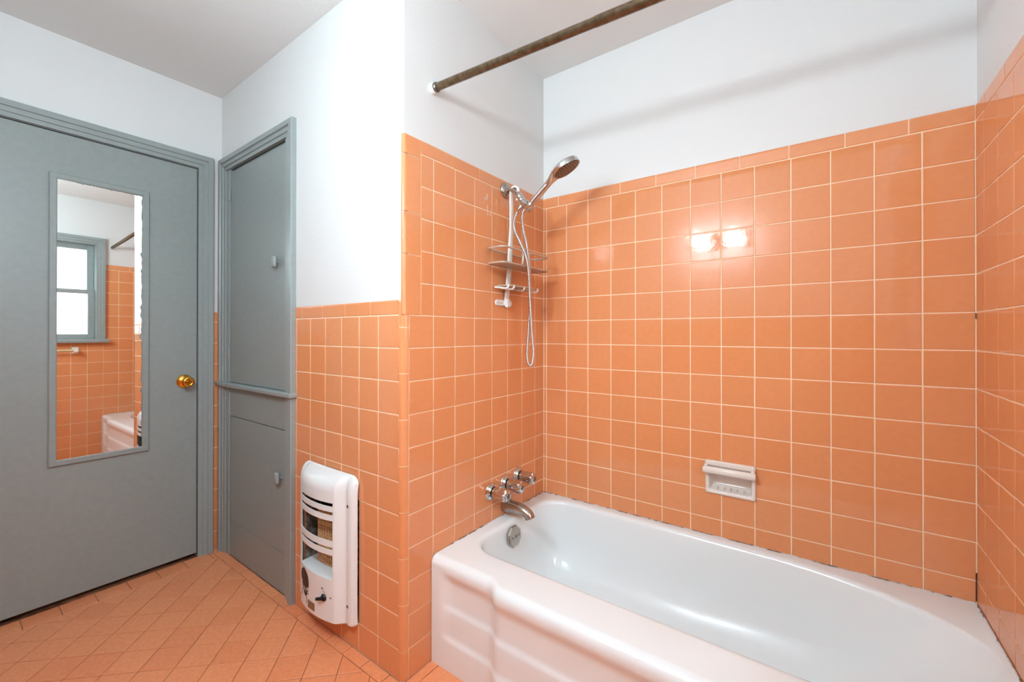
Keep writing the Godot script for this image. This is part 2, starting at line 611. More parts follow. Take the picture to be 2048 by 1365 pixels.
func floor_tile(parent: Node3D, poly: PackedVector2Array) -> void:
	# poly in x, z
	var small := Geometry2D.offset_polygon(poly, -0.001)
	if small.is_empty():
		return
	var inner := Geometry2D.offset_polygon(poly, -0.0022)
	if inner.is_empty() or inner[0].size() != small[0].size():
		inner = [small[0]]
	var st := tool()
	var mid := Vector2.ZERO
	for v in small[0]:
		mid += v
	mid /= small[0].size()
	var lift := rng.randf_range(-0.0003, 0.0002)
	var top := []
	var edge := []
	var low := []
	for k in small[0].size():
		var a: Vector2 = small[0][k]
		var b: Vector2 = a + (mid - a).limit_length(0.0018)
		top.append(Vector3(b.x, lift, b.y))
		edge.append(Vector3(a.x, lift - 0.0009, a.y))
		low.append(Vector3(a.x, -0.008, a.y))
	cap(st, top, Vector3.UP)
	loft(st, [top, edge], true, -1)
	loft(st, [edge, low], true, -1)
	part("tile", st, M.floor_tile if rng.randf() < 0.7 else M.floor_tile_dull, parent)


func rect_poly(x0: float, z0: float, x1: float, z1: float) -> PackedVector2Array:
	return PackedVector2Array([Vector2(x0, z0), Vector2(x1, z0), Vector2(x1, z1), Vector2(x0, z1)])


func build_floor() -> void:
	var f := setting("floor")
	bx("grout_bed", Vector3(-1.62, -0.1, -0.13), Vector3(WX + 0.15, -0.0016, FZ + 0.12), 0, M.floor_grout, f)
	var xs := steps(LX, 0.0, -1.349 - 0.107, 0.107)
	for k in xs.size() - 1:
		floor_tile(f, rect_poly(xs[k], DZ, xs[k + 1], 0.916))
	var zs := steps(0.916, FZ, 0.933, 0.1073)
	for k in zs.size() - 1:
		floor_tile(f, rect_poly(LX, zs[k], -1.368, zs[k + 1]))
	floor_tile(f, rect_poly(0.0, 0.72, 0.0355, 0.916))
	xs = steps(0.0355, WX, 0.25, 0.215)
	for k in xs.size() - 1:
		floor_tile(f, rect_poly(xs[k], 0.72, xs[k + 1], 0.916))
	var field := rect_poly(-1.368, 0.916, WX, FZ)
	var pa := 0.1075
	var pb := 0.1106
	var s := sqrt(0.5)
	for i in range(-6, 24):
		for j in range(-15, 14):
			var q := PackedVector2Array()
			for c in [[0, 0], [1, 0], [1, 1], [0, 1]]:
				var a: float = 0.114 + pa * (i + c[0])
				var b: float = 1.06 + pb * (j + c[1])
				q.append(Vector2((a - b) * s, (a + b) * s))
			for piece in Geometry2D.intersect_polygons(q, field):
				var size := 0.0
				for k in piece.size():
					size += piece[k].cross(piece[(k + 1) % piece.size()])
				if absf(size) > 0.0006:
					floor_tile(f, piece)


# ---------------------------------------------------------------- door, mirror, cupboard
const CASING := [[0.0, -0.004], [0.0, 0.012], [0.018, 0.012], [0.018, 0.0145], [0.02, 0.0175], [0.039, 0.0175], [0.039, 0.02], [0.041, 0.024], [0.062, 0.024], [0.065, 0.021], [0.065, -0.004]]


func casing(parent: Node3D, corners: Array, n: Vector3) -> void:
	# corners run along the inner edge of the opening; consecutive pieces are mitred
	for k in corners.size() - 1:
		var a: Vector3 = corners[k]
		var b: Vector3 = corners[k + 1]
		var d := (b - a).normalized()
		var st := tool()
		moulding(st, a, b, d.cross(n).normalized(), n, CASING, 1.0 if k > 0 else 0.0, 1.0 if k < corners.size() - 2 else 0.0)
		part("casing", st, M.grey_trim, parent)


func build_door() -> void:
	var t := setting("trim_1")
	var x := LX - 0.003
	# the inner edge, with the outside of the moulding away from the opening
	casing(t, [Vector3(x, 0.0, 0.978), Vector3(x, 1.985, 0.978), Vector3(x, 1.985, 1.80), Vector3(x, 0.0, 1.80)], Vector3.RIGHT)
	bx("jamb", Vector3(-1.56, 0, 0.965), Vector3(x, 1.995, 0.9765), 0.001, M.grey_trim, t)
	bx("jamb", Vector3(-1.56, 1.9835, 0.965), Vector3(x, 1.995, 1.81), 0.001, M.grey_trim, t)
	var d := setting("door_1", Vector3(0, 0, 0))
	bx("slab", Vector3(-1.505, 0.02, 0.981), Vector3(LX - 0.002, 1.979, 1.797), 0.0015, M.grey_paint, d)
	var at := Vector3(LX - 0.002, 0.899, 1.034)
	var st := tool()
	lathe(st, at, Vector3.RIGHT, [[0.0335, 0.0], [0.0335, 0.002], [0.031, 0.0055], [0.026, 0.009], [0.02, 0.012], [0.013, 0.0135], [0.0115, 0.02], [0.0115, 0.03], [0.014, 0.034], [0.021, 0.038], [0.0255, 0.045], [0.027, 0.053], [0.0255, 0.06], [0.022, 0.064], [0.018, 0.0655], [0.014, 0.0645], [0.012, 0.0625]], 36)
	var kn := part("door_knob", st, M.brass, d)
	st = tool()
	lathe(st, at + Vector3(0.062, 0, 0), Vector3.RIGHT, [[0.0085, 0.0], [0.0085, 0.003], [0.007, 0.0045]], 20)
	part("lock_button", st, M.brass, kn)
	bx("strike_plate", Vector3(LX - 0.006, 0.872, 0.9745), Vector3(LX + 0.0005, 0.928, 0.9775), 0.001, M.brass, d)

	# mirror screwed to the door
	var m := thing("door_mirror", "tall narrow mirror in a grey painted frame on the bathroom door", "mirror", Vector3(LX - 0.002, 0.585, 1.339))
	var h := 1.222
	var hw := 0.1635
	var prof := [[0.0, 0.0], [0.0, 0.010], [0.003, 0.012], [0.021, 0.012], [0.024, 0.009], [0.024, 0.0]]
	var fw := 0.024
	var c := [Vector3(0, fw, hw - fw), Vector3(0, h - fw, hw - fw), Vector3(0, h - fw, -hw + fw), Vector3(0, fw, -hw + fw)]
	var outs := [Vector3(0, 0, 1), Vector3(0, 1, 0), Vector3(0, 0, -1), Vector3(0, -1, 0)]
	for k in 4:
		st = tool()
		moulding(st, c[k], c[(k + 1) % 4], outs[k], Vector3.RIGHT, prof, 1.0, 1.0)
		part("frame_strip", st, M.grey_paint, m)
	var g := bx("glass", Vector3(0.0018, fw - 0.004, -hw + fw - 0.004), Vector3(0.004, h - fw + 0.004, hw - fw + 0.004), 0, M.mirror_glass, m)
	g.rotation.y = deg_to_rad(0.8)
	g.position.x = 0.0023
	# ragged paint along the edges of the glass
	for side in 3:
		st = tool()
		st.set_smooth_group(-1)
		var n := 90
		var len_: float = [h - 2 * fw, h - 2 * fw, 2 * (hw - fw)][side]
		var prev := []
		for k in n + 1:
			var u := len_ * k / n
			var wd := maxf(0.0008, rng.randfn(0.0016, 0.0011))
			if rng.randf() < 0.05:
				wd += 0.004
			var a: Vector3
			var b: Vector3
			var gx := 0.0075
			if side == 0:
				a = Vector3(gx, fw + u, hw - fw)
				b = a + Vector3(0, 0, -wd)
			elif side == 1:
				a = Vector3(gx, fw + u, -hw + fw)
				b = a + Vector3(0, 0, wd * 1.4)
			else:
				a = Vector3(gx, h - fw, -hw + fw + u)
				b = a + Vector3(0, -wd, 0)
			if k > 0:
				quad(st, prev[0], a, b, prev[1])
			prev = [a, b]
		part("paint_edge", st, M.grey_trim, m)


func build_cupboard() -> void:
	var t := thing("linen_cupboard", "tall grey painted built-in linen cupboard beside the door", "cupboard", Vector3(-1.065, 0, DZ - 0.003))
	var ox := 1.065
	var x0 := -1.392 + ox
	var x1 := -0.754 + ox
	var ytop := 1.985
	casing(t, [Vector3(x1, 0.0, 0), Vector3(x1, ytop, 0), Vector3(x0, ytop, 0), Vector3(x0, 0, 0)], Vector3.BACK)
	# stiles inside the casing
	bx("stile", Vector3(x0 - 0.004, 0, -0.05), Vector3(-1.356 + ox, ytop, 0.006), 0.0015, M.grey_trim, t)
	bx("stile", Vector3(-0.776 + ox, 0, -0.05), Vector3(x1 + 0.004, ytop, 0.006), 0.0015, M.grey_trim, t)
	bx("top_rail", Vector3(-1.356 + ox, 1.974, -0.05), Vector3(-0.776 + ox, ytop + 0.004, -0.012), 0.0015, M.grey_trim, t)
	bx("backing", Vector3(x0 - 0.003, 0, -0.055), Vector3(x1 + 0.003, ytop + 0.003, -0.045), 0, M.bare_wood, t)
	var dx0 := -1.3535 + ox
	var dx1 := -0.7785 + ox
	var up := bx("door", Vector3(dx0, 0.889, -0.03), Vector3(dx1, 1.968, 0.002), 0.0015, M.grey_paint, t)
	bx("fixed_panel", Vector3(dx0 - 0.003, 0.716, -0.03), Vector3(dx1 + 0.003, 0.868, 0.0015), 0.0012, M.grey_paint, t)
	var lo := bx("door", Vector3(dx0, 0.178, -0.03), Vector3(dx1, 0.7125, 0.002), 0.0015, M.grey_paint, t)
	bx("base_panel", Vector3(dx0 - 0.003, 0.0, -0.03), Vector3(dx1 + 0.003, 0.1755, 0.0015), 0.0012, M.grey_paint, t)
	bx("shelf_rail", Vector3(-1.461 + ox, 0.866, -0.02), Vector3(-0.678 + ox, 0.887, 0.034), 0.004, M.grey_trim, t)
	for k in 2:
		var at: Vector3 = [Vector3(-0.845 + ox, 1.455, 0.002), Vector3(-0.815 + ox, 0.506, 0.002)][k]
		var st := tool()
		lathe(st, at, Vector3.BACK, [[0.008, 0.0], [0.0065, 0.012]], 14)
		var f := [Vector3(1, 0, 0), Vector3(0, 1, 0)]
		var loops := []
		for q in [[0.010, 0.018, 0.012], [0.0145, 0.0235, 0.013], [0.0165, 0.0255, 0.017], [0.016, 0.025, 0.022], [0.0125, 0.0215, 0.0255], [0.005, 0.012, 0.0265]]:
			var l := []
			for j in 24:
				var a := TAU * j / 24
				var cx := signf(cos(a)) * pow(absf(cos(a)), 0.45)
				var sy := signf(sin(a)) * pow(absf(sin(a)), 0.45)
				l.append(at + f[0] * cx * q[0] + f[1] * sy * q[1] + Vector3(0, 0, q[2]))
			loops.append(l)
		loft(st, loops)
		cap(st, loops[-1], Vector3.BACK)
		part("knob", st, M.grey_trim, up if k == 0 else lo)
	for k in 4:
		var y: float = [1.85, 1.034, 0.616, 0.249][k]
		var st := tool()
		tube(st, [Vector3(dx0 - 0.001, y - 0.026, 0.006), Vector3(dx0 - 0.001, y + 0.026, 0.006)], 0.0042, 10)
		box(st, Vector3(dx0 - 0.012, y - 0.024, 0.004), Vector3(dx0 + 0.010, y + 0.024, 0.0068), 0.0008)
		lathe(st, Vector3(dx0 - 0.001, y + 0.026, 0.006), Vector3.UP, [[0.003, 0.0], [0.0045, 0.002], [0.002, 0.006]], 10)
		part("hinge", st, M.grey_trim if k != 1 else M.grey_trim, up if k < 2 else lo)


# ---------------------------------------------------------------- window and towel bar
func build_window() -> void:
	var w := setting("window_1")
	var x := WX + 0.002
	var z0 := 0.79
	var z1 := 1.50
	casing(w, [Vector3(x, 1.085, z1), Vector3(x, 1.975, z1), Vector3(x, 1.975, z0), Vector3(x, 1.085, z0)], Vector3.LEFT)
	bx("sill", Vector3(WX - 0.045, 1.052, 0.70), Vector3(WX + 0.10, 1.085, 1.59), 0.005, M.grey_trim, w)
	for r in [[z0 - 0.012, 1.08, z0, 1.985], [z1, 1.08, z1 + 0.012, 1.985], [z0 - 0.012, 1.973, z1 + 0.012, 1.985]]:
		bx("jamb", Vector3(x, r[1], r[0]), Vector3(WX + 0.14, r[3], r[2]), 0.001, M.grey_trim, w)
	for k in 2:
		var y0: float = [1.085, 1.515][k]
		var y1: float = [1.55, 1.973][k]
		var xx := x + (0.035 if k == 0 else 0.075)
		var sash := Node3D.new()
		sash.name = "sash"
		w.add_child(sash, true)
		var s := 0.05
		bx("stile", Vector3(xx, y0, z0), Vector3(xx + 0.035, y1, z0 + s), 0.003, M.grey_trim, sash)
		bx("stile", Vector3(xx, y0, z1 - s), Vector3(xx + 0.035, y1, z1), 0.003, M.grey_trim, sash)
		bx("rail", Vector3(xx, y0, z0 + s), Vector3(xx + 0.035, y0 + (0.048 if k == 0 else 0.03), z1 - s), 0.003, M.grey_trim, sash)
		bx("rail", Vector3(xx, y1 - (0.03 if k == 0 else 0.045), z0 + s), Vector3(xx + 0.035, y1, z1 - s), 0.003, M.grey_trim, sash)
		bx("pane", Vector3(xx + 0.016, y0 + 0.02, z0 + s - 0.006), Vector3(xx + 0.0185, y1 - 0.02, z1 - s + 0.006), 0, M.window_glass, sash)

	var t := thing("towel_bar", "cream towel bar on white ceramic posts below the window", "towel bar", Vector3(WX, 0.985, 1.22))
	for k in 2:
		var z: float = [-0.29, 0.29][k]
		var st := tool()
		box(st, Vector3(-0.012, -0.03, z - 0.022), Vector3(-0.0003, 0.03, z + 0.022), 0.004)
		box(st, Vector3(-0.065, -0.018, z - 0.016), Vector3(-0.010, 0.018, z + 0.016), 0.006)
		part("post", st, M.ceramic_white, t)
	var st2 := tool()
	tube(st2, [Vector3(-0.047, 0, -0.276), Vector3(-0.047, 0, 0.276)], 0.0095, 4)
	part("bar", st2, M.ceramic_cream, t)


# ---------------------------------------------------------------- bathtub
func rrect(x0: float, x1: float, z0: float, z1: float, rad: Array, y: float) -> Array:
	# corners in the order back left, back right, front right, front left; rad: [rx, rz] each
	var out := []
	var cx := [x0 + rad[0][0], x1 - rad[1][0], x1 - rad[2][0], x0 + rad[3][0]]
	var cz := [z0 + rad[0][1], z0 + rad[1][1], z1 - rad[2][1], z1 - rad[3][1]]
	var nc := 14
	var ns := [22, 10, 170, 10]
	for c in 4:
		var a0 := PI + PI / 2 * c
		for k in nc + 1:
			var a := a0 + PI / 2 * k / nc
			out.append(Vector3(cx[c] + cos(a) * rad[c][0], y, cz[c] + sin(a) * rad[c][1]))
		var d := (c + 1) % 4
		var a1 := a0 + PI / 2
		var p := Vector3(cx[c] + cos(a1) * rad[c][0], y, cz[c] + sin(a1) * rad[c][1])
		var q := Vector3(cx[d] + cos(a1) * rad[d][0], y, cz[d] + sin(a1) * rad[d][1])
		for k in range(1, ns[c]):
			out.append(p.lerp(q, float(k) / ns[c]))
	return out


const RIM := 0.365
const TUBX0 := 0.0015
const TUBX1 := 1.445


func tub_front(x: float) -> float:
	return 0.748 + 0.029 * smooth(0.248, 0.312, x) * (1.0 - smooth(1.134, 1.198, x))


func build_tub() -> void:
	var t := thing("bathtub", "white enamelled alcove bathtub with a stepped apron", "bathtub", Vector3(0, 0, 0))
	var st := tool()
	var rad := [[0.12, 0.10], [0.50, 0.25], [0.40, 0.24], [0.10, 0.10]]
	var loops := []
	var outer := rrect(TUBX0, TUBX1, 0.002, 0.75, [[0.003, 0.003], [0.003, 0.003], [0.003, 0.003], [0.003, 0.003]], RIM)
	for k in outer.size():
		var v: Vector3 = outer[k]
		outer[k] = Vector3(v.x, RIM, v.z / 0.75 * (tub_front(v.x) - 0.028))
	loops.append(outer)
	var x0 := 0.064
	var x1 := 1.425
	var z0 := 0.048
	var z1 := 0.610
	var grow := func(g: float, y: float, il: float, ir: float, iz: float, back: float) -> Array:
		var r := []
		for q in rad:
			r.append([maxf(0.03, q[0] + g - minf(il, 0.06) * 0.3), maxf(0.03, q[1] + g - iz * 0.3)])
		return rrect(x0 - g + il, x1 + minf(g, 0.012) - ir, z0 - g + back, z1 + g - iz, r, y)
	loops.append(grow.call(0.026, RIM, 0.0, 0.0, 0.0, 0.0))
	loops.append(grow.call(0.016, RIM - 0.0008, 0.0, 0.0, 0.0, 0.0))
	loops.append(grow.call(0.008, RIM - 0.0035, 0.0, 0.0, 0.0, 0.0))
	loops.append(grow.call(0.003, RIM - 0.009, 0.0, 0.0, 0.0, 0.0))
	loops.append(grow.call(0.0, RIM - 0.017, 0.0, 0.0, 0.0, 0.0))
	var n := 16
	for k in range(1, n + 1):
		var s := float(k) / n
		var y := lerpf(RIM - 0.017, 0.05, s)
		var bend := 1.0 - sqrt(maxf(0.0, 1.0 - pow(maxf(0.0, (s - 0.55) / 0.45), 2.0)))
		loops.append(grow.call(0.0, y, 0.035 * s + 0.09 * bend, 0.20 * s + 0.13 * bend, 0.05 * s + 0.10 * bend, 0.035 * s + 0.10 * bend))
	loft(st, loops, true, 1)
	cap(st, loops[-1], Vector3.UP)
	# apron with its rolled edge and stepped bands
	var xs := []
	var x := TUBX0
	while x < TUBX1 - 0.003:
		xs.append(x)
		x += 0.008 if (x < 0.34 or x > 1.10) else 0.03
	xs.append(TUBX1)
	var cols := []
	for xx in xs:
		var zf := tub_front(xx)
		var p := smooth(0.035, 0.095, xx) * (1.0 - smooth(TUBX1 - 0.095, TUBX1 - 0.035, xx))
		var col := []
		for k in 9:
			var a := PI / 2 * k / 8
			col.append(Vector3(xx, RIM - 0.028 + cos(a) * 0.028, zf - 0.028 + sin(a) * 0.028))
		for q in [[0.328, 0.0], [0.318, 0.15], [0.305, 0.6], [0.292, 0.92], [0.28, 1.0], [0.25, 1.0], [0.222, 1.0], [0.214, 0.97], [0.207, 0.8], [0.199, 0.56], [0.192, 0.5], [0.16, 0.5], [0.122, 0.5], [0.114, 0.47], [0.107, 0.3], [0.099, 0.05], [0.092, 0.0], [0.05, 0.0], [0.0, 0.0]]:
			col.append(Vector3(xx, q[0], zf - 0.014 * p * q[1]))
		cols.append(col)
	loft(st, cols, false, 1)
	var body := part("tub_body", st, M.enamel, t)
	body.name = "tub_body"
	# overflow plate on the tap end
	var ov := tool()
	var at := Vector3(0.079, 0.308, 0.362)
	var axis := Vector3(1, 0.13, 0).normalized()
	var f := frame_of(axis)
	var lp := []
	for q in [[0.043, -0.004], [0.044, 0.004], [0.041, 0.008], [0.022, 0.011], [0.001, 0.0115]]:
		lp.append(ring(at + axis * q[1], f[0].rotated(axis, PI / 8), f[1].rotated(axis, PI / 8), q[0], 8))
	loft(ov, lp, true, -1)
	var pl := part("overflow_plate", ov, M.worn_chrome, t)
	for k in 3:
		var s2 := tool()
		lathe(s2, at + axis * (0.0105 if k == 1 else 0.0095) + f[0] * (k - 1) * 0.021, axis, [[0.0065 if k == 1 else 0.0045, 0.0], [0.006 if k == 1 else 0.004, 0.0022]], 12)
		part("screw", s2, M.dull_metal, pl)
	# worn caulk along the walls, mould where it shows
	var fn := FastNoiseLite.new()
	fn.seed = 5
	fn.frequency = 5.0
	fn.fractal_octaves = 4
	for side in 3:
		var cs := tool()
		cs.set_smooth_group(-1)
		var a: Vector3 = [Vector3(0.002, RIM, 0.0), Vector3(0.0, RIM, 0.003), Vector3(WX, RIM, 0.003)][side]
		var b: Vector3 = [Vector3(WX - 0.002, RIM, 0.0), Vector3(0.0, RIM, 0.66), Vector3(WX, RIM, 0.7)][side]
		var inw: Vector3 = [Vector3.BACK, Vector3.RIGHT, Vector3.LEFT][side]
		var cnt := 520 if side == 0 else 260
		var prev := []
		var pc := Color.WHITE
		for k in cnt + 1:
			var p := a.lerp(b, float(k) / cnt)
			var nz := fn.get_noise_2d(p.x * 3.0 + side * 9.0, p.z * 3.0)
			var nf := fn.get_noise_2d(p.x * 9.0 + 40.0, p.z * 9.0 + side)
			var wd := 0.0036 + 0.002 * nf
			var dark := clampf((nz * 1.2 + nf * 0.5 + [0.26, 0.22, -0.15][side]) * 1.9, 0.0, 0.92)
			var col := Color(0.72, 0.70, 0.69).lerp(Color(0.045, 0.04, 0.04), dark)
			var low := p + inw * wd + Vector3(0, 0.0006, 0)
			var high := p + inw * 0.0018 + Vector3(0, 0.0026 + 0.0018 * nf, 0)
			if k > 0:
				for v in [[prev[0], pc], [prev[1], pc], [high, col], [prev[0], pc], [high, col], [low, col]]:
					cs.set_color(v[1])
					cs.add_vertex(v[0])
			prev = [low, high]
			pc = col
		part("caulk", cs, M.caulk, t)


# ---------------------------------------------------------------- taps and shower
func fluted(st: SurfaceTool, at: Vector3, prof: Array, lobes: int, depth: float) -> void:
	# along +x
	var loops := []
	for q in prof:
		var l := []
		for j in 48:
			var a := TAU * j / 48
			var r: float = q[0] * (1.0 - depth * q[2] * (0.5 - 0.5 * cos(a * lobes)))
			l.append(at + Vector3(q[1], cos(a) * r, sin(a) * r))
		loops.append(l)
	loft(st, loops)
	cap(st, loops[-1], Vector3.RIGHT)


func build_taps() -> void:
	var names := ["chrome bathtub tap nearest the front of the tub", "chrome bathtub tap in the middle, above the spout", "chrome bathtub tap nearest the corner of the tiled walls"]
	for k in 3:
		var at: Vector3 = [Vector3(0, 0.489, 0.415), Vector3(0, 0.495, 0.316), Vector3(0, 0.505, 0.222)][k]
		var t := thing("bathtub_tap", names[k], "tap", at, "bathtub taps")
		var st := tool()
		lathe(st, Vector3.ZERO, Vector3.RIGHT, [[0.036, 0.0], [0.0365, 0.003], [0.034, 0.006], [0.034, 0.006], [0.031, 0.0075], [0.028, 0.013], [0.025, 0.016]], 32)
		part("escutcheon", st, M.chrome, t)
		st = tool()
		lathe(st, Vector3(0.015, 0, 0), Vector3.RIGHT, [[0.022, 0.0], [0.022, 0.007]], 24)
		part("gap_shade_ring", st, M.knob_and_gap_black, t)  # black ring painting the shaded gap between escutcheon and handle
		st = tool()
		fluted(st, Vector3.ZERO, [[0.022, 0.021, 0.0], [0.0235, 0.023, 0.0], [0.0235, 0.038, 0.0], [0.0245, 0.046, 0.5], [0.027, 0.054, 1.0], [0.0275, 0.077, 1.0], [0.026, 0.084, 0.9], [0.021, 0.088, 0.5], [0.013, 0.0895, 0.0]], 6, 0.22)
		var h := part("handle", st, M.chrome, t)
		h.rotation.x = [0.3, 0.9, 0.1][k]
		st = tool()
		lathe(st, Vector3(0.088, 0, 0), Vector3.RIGHT, [[0.0105, 0.0], [0.0105, 0.0025], [0.008, 0.004], [0.001, 0.0042]], 18)
		part("index_button", st, M.dull_metal, h)

	var t := thing("tub_spout", "chrome tub spout under the three taps", "spout", Vector3(0, 0.405, 0.322))
	var st := tool()
	var loops := []
	# centre x, y, half height, half width, lean
	for q in [[0.0, 0.0, 0.0285, 0.0275, 0.0], [0.006, 0.0, 0.0285, 0.0275, 0.0], [0.03, 0.001, 0.0265, 0.0265, -0.02], [0.06, 0.002, 0.0245, 0.0255, -0.06], [0.085, 0.001, 0.0228, 0.0245, -0.14], [0.104, -0.002, 0.0215, 0.0232, -0.32], [0.119, -0.008, 0.0208, 0.0222, -0.62], [0.1285, -0.016, 0.0202, 0.0215, -0.9], [0.133, -0.0255, 0.0198, 0.021, -1.15]]:
		var l := []
		for j in 28:
			var a := TAU * j / 28
			var v := Vector3(0, cos(a) * q[2], sin(a) * q[3]).rotated(Vector3.BACK, q[4])
			l.append(Vector3(q[0], q[1], 0) + v)
		loops.append(l)
	loft(st, loops)
	part("spout_body", st, M.worn_chrome, t)
	st = tool()
	var mouth := [loops[-1]]
	var mc := Vector3(0.133, -0.0255, 0)
	for q in [[0.82, 0.0005], [0.76, 0.004], [0.72, 0.022]]:
		var l := []
		for v in loops[-1]:
			l.append(mc + (v - mc) * q[0] + Vector3(-0.35, 0.94, 0) * q[1])
		mouth.append(l)
	loft(st, mouth, true, -1)
	cap(st, mouth[-1], Vector3(0.35, -0.94, 0))
	part("outlet", st, M.worn_chrome, t)


func build_shower() -> void:
	var z := 0.318
	var a := thing("shower_outlet", "chrome shower pipe with its wall flange and swivel holder above the caddy", "shower pipe", Vector3(0, 1.753, z))
	var st := tool()
	lathe(st, Vector3.ZERO, Vector3.RIGHT, [[0.033, 0.0], [0.034, 0.003], [0.032, 0.008], [0.026, 0.014], [0.017, 0.018], [0.0125, 0.019]], 30)
	part("flange", st, M.worn_chrome, a)
	st = tool()
	tube(st, smooth_path([Vector3(0.0, 0, 0), Vector3(0.03, -0.004, 0), Vector3(0.055, -0.014, 0), Vector3(0.075, -0.034, 0), Vector3(0.087, -0.05, 0)], 5), 0.0105, 16)
	part("pipe", st, M.worn_chrome, a)
	st = tool()
	var d := Vector3(0.5, -0.8, 0).normalized()
	lathe(st, Vector3(0.070, -0.030, 0), d, [[0.0125, 0.0], [0.0145, 0.002], [0.0145, 0.018], [0.0125, 0.021], [0.0125, 0.021], [0.016, 0.024], [0.016, 0.036], [0.0135, 0.039]], 20)
	part("ball_joint", st, M.chrome, a)
	st = tool()
	# the swivel block with the holder ring for the hand shower
	tube(st, [Vector3(0.086, -0.056, 0), Vector3(0.098, -0.072, 0), Vector3(0.116, -0.082, 0)], [0.0145, 0.017, 0.0165], 18)
	lathe(st, Vector3(0.111, -0.1015, 0), Vector3(0.775, 0.632, 0), [[0.0125, 0.0], [0.0158, 0.001], [0.0175, 0.033], [0.0165, 0.0345], [0.0165, 0.0345], [0.0138, 0.0346]], 24)
	part("swivel_holder", st, M.chrome, a)

	var h := thing("hand_shower", "chrome hand shower resting in its holder, with a flexible hose", "hand shower", Vector3(0.1165, 1.658, z))
	var ax := Vector3(0.775, 0.632, 0).normalized()
	st = tool()
	var p0 := Vector3(0.0, 0.0, 0)
	lathe(st, p0, ax, [[0.0115, -0.004], [0.0125, 0.0], [0.0132, 0.03], [0.0135, 0.06], [0.0138, 0.10], [0.0134, 0.124], [0.012, 0.134]], 24)
	part("handle", st, M.chrome, h)
	var n := Vector3(0.445, -0.867, -0.21).normalized()
	var fc := Vector3(0.297 - 0.1165, 1.777 - 1.658, -0.004)
	st = tool()
	lathe(st, fc - n * 0.0235, n, [[0.002, 0.0], [0.046, 0.0005], [0.0535, 0.002], [0.056, 0.005], [0.056, 0.005], [0.0568, 0.008], [0.0575, 0.0215], [0.0565, 0.0238], [0.0565, 0.0238], [0.054, 0.0232]], 44)
	# neck that widens into the head
	var nk := []
	for q in [[0.118, 0.0132, 0.0132], [0.132, 0.0132, 0.0145], [0.144, 0.0128, 0.018], [0.154, 0.012, 0.024], [0.166, 0.010, 0.031], [0.178, 0.007, 0.036]]:
		var l := []
		for j in 24:
			var t := TAU * j / 24
			l.append(p0 + ax * q[0] + ax.cross(Vector3.BACK).normalized() * -cos(t) * q[1] + Vector3.BACK * sin(t) * q[2])
		nk.append(l)
	loft(st, nk)
	var hd := part("shower_head", st, M.chrome, h)
	st = tool()
	lathe(st, fc - n * 0.002, n, [[0.054, 0.0], [0.0525, 0.0025], [0.001, 0.0032]], 40)
	part("spray_plate", st, M.spray_face, hd)
	var f := frame_of(n)
	st = tool()
	for r in 5:
		var cnt: int = [1, 7, 14, 20, 26][r]
		for k in cnt:
			var t := TAU * k / cnt + r * 0.2
			lathe(st, fc + n * 0.0008 + f[0] * cos(t) * r * 0.0118 + f[1] * sin(t) * r * 0.0114, n, [[0.0022, 0.0], [0.0016, 0.0022]], 6)
	part("nozzles", st, M.nozzle, hd).set_meta("kind", "stuff")
	# metal hose hanging in a loop from the holder
	var path := []
	for q in [[0.083, 1.668, 0.0], [0.066, 1.646, 0.004], [0.053, 1.612, 0.008], [0.060, 1.571, 0.012], [0.087, 1.517, 0.012], [0.115, 1.456, 0.01], [0.127, 1.384, 0.008], [0.132, 1.277, 0.006], [0.141, 1.136, 0.004], [0.147, 1.065, 0.002], [0.1405, 1.020, 0.0], [0.1295, 1.006, 0.0], [0.118, 1.020, 0.0], [0.113, 1.064, -0.002], [0.119, 1.171, -0.006], [0.124, 1.278, -0.009], [0.121, 1.363, -0.01], [0.117, 1.435, -0.009], [0.107, 1.507, -0.007], [0.091, 1.581, -0.004], [0.088, 1.625, -0.002], [0.0975, 1.648, 0.0], [0.113, 1.655, 0.0]]:
		path.append(Vector3(q[0] - 0.1165, q[1] - 1.658, q[2]))
	var fine := smooth_path(path, 24)
	# even steps along the hose, one ridge for each turn of the spiral
	var even := [fine[0]]
	var left := 0.0
	for k in range(1, fine.size()):
		var seg: float = fine[k].distance_to(fine[k - 1])
		left += seg
		while left >= 0.00115:
			left -= 0.00115
			even.append(fine[k].lerp(fine[k - 1], clampf(left / maxf(seg, 1e-6), 0, 1)))
	var rr := []
	for k in even.size():
		rr.append([0.0052, 0.0068, 0.0071, 0.0066][k % 4])
	st = tool()
	tube(st, even, rr, 10)
	var hose := part("hose", st, M.chrome, h)
	st = tool()
	lathe(st, path[0] + Vector3(0.006, 0.009, 0), Vector3(-0.55, -0.8, 0.1), [[0.008, 0.0], [0.0105, 0.002], [0.0105, 0.016], [0.009, 0.03], [0.0075, 0.034]], 18)
	part("hose_nut", st, M.chrome, hose)


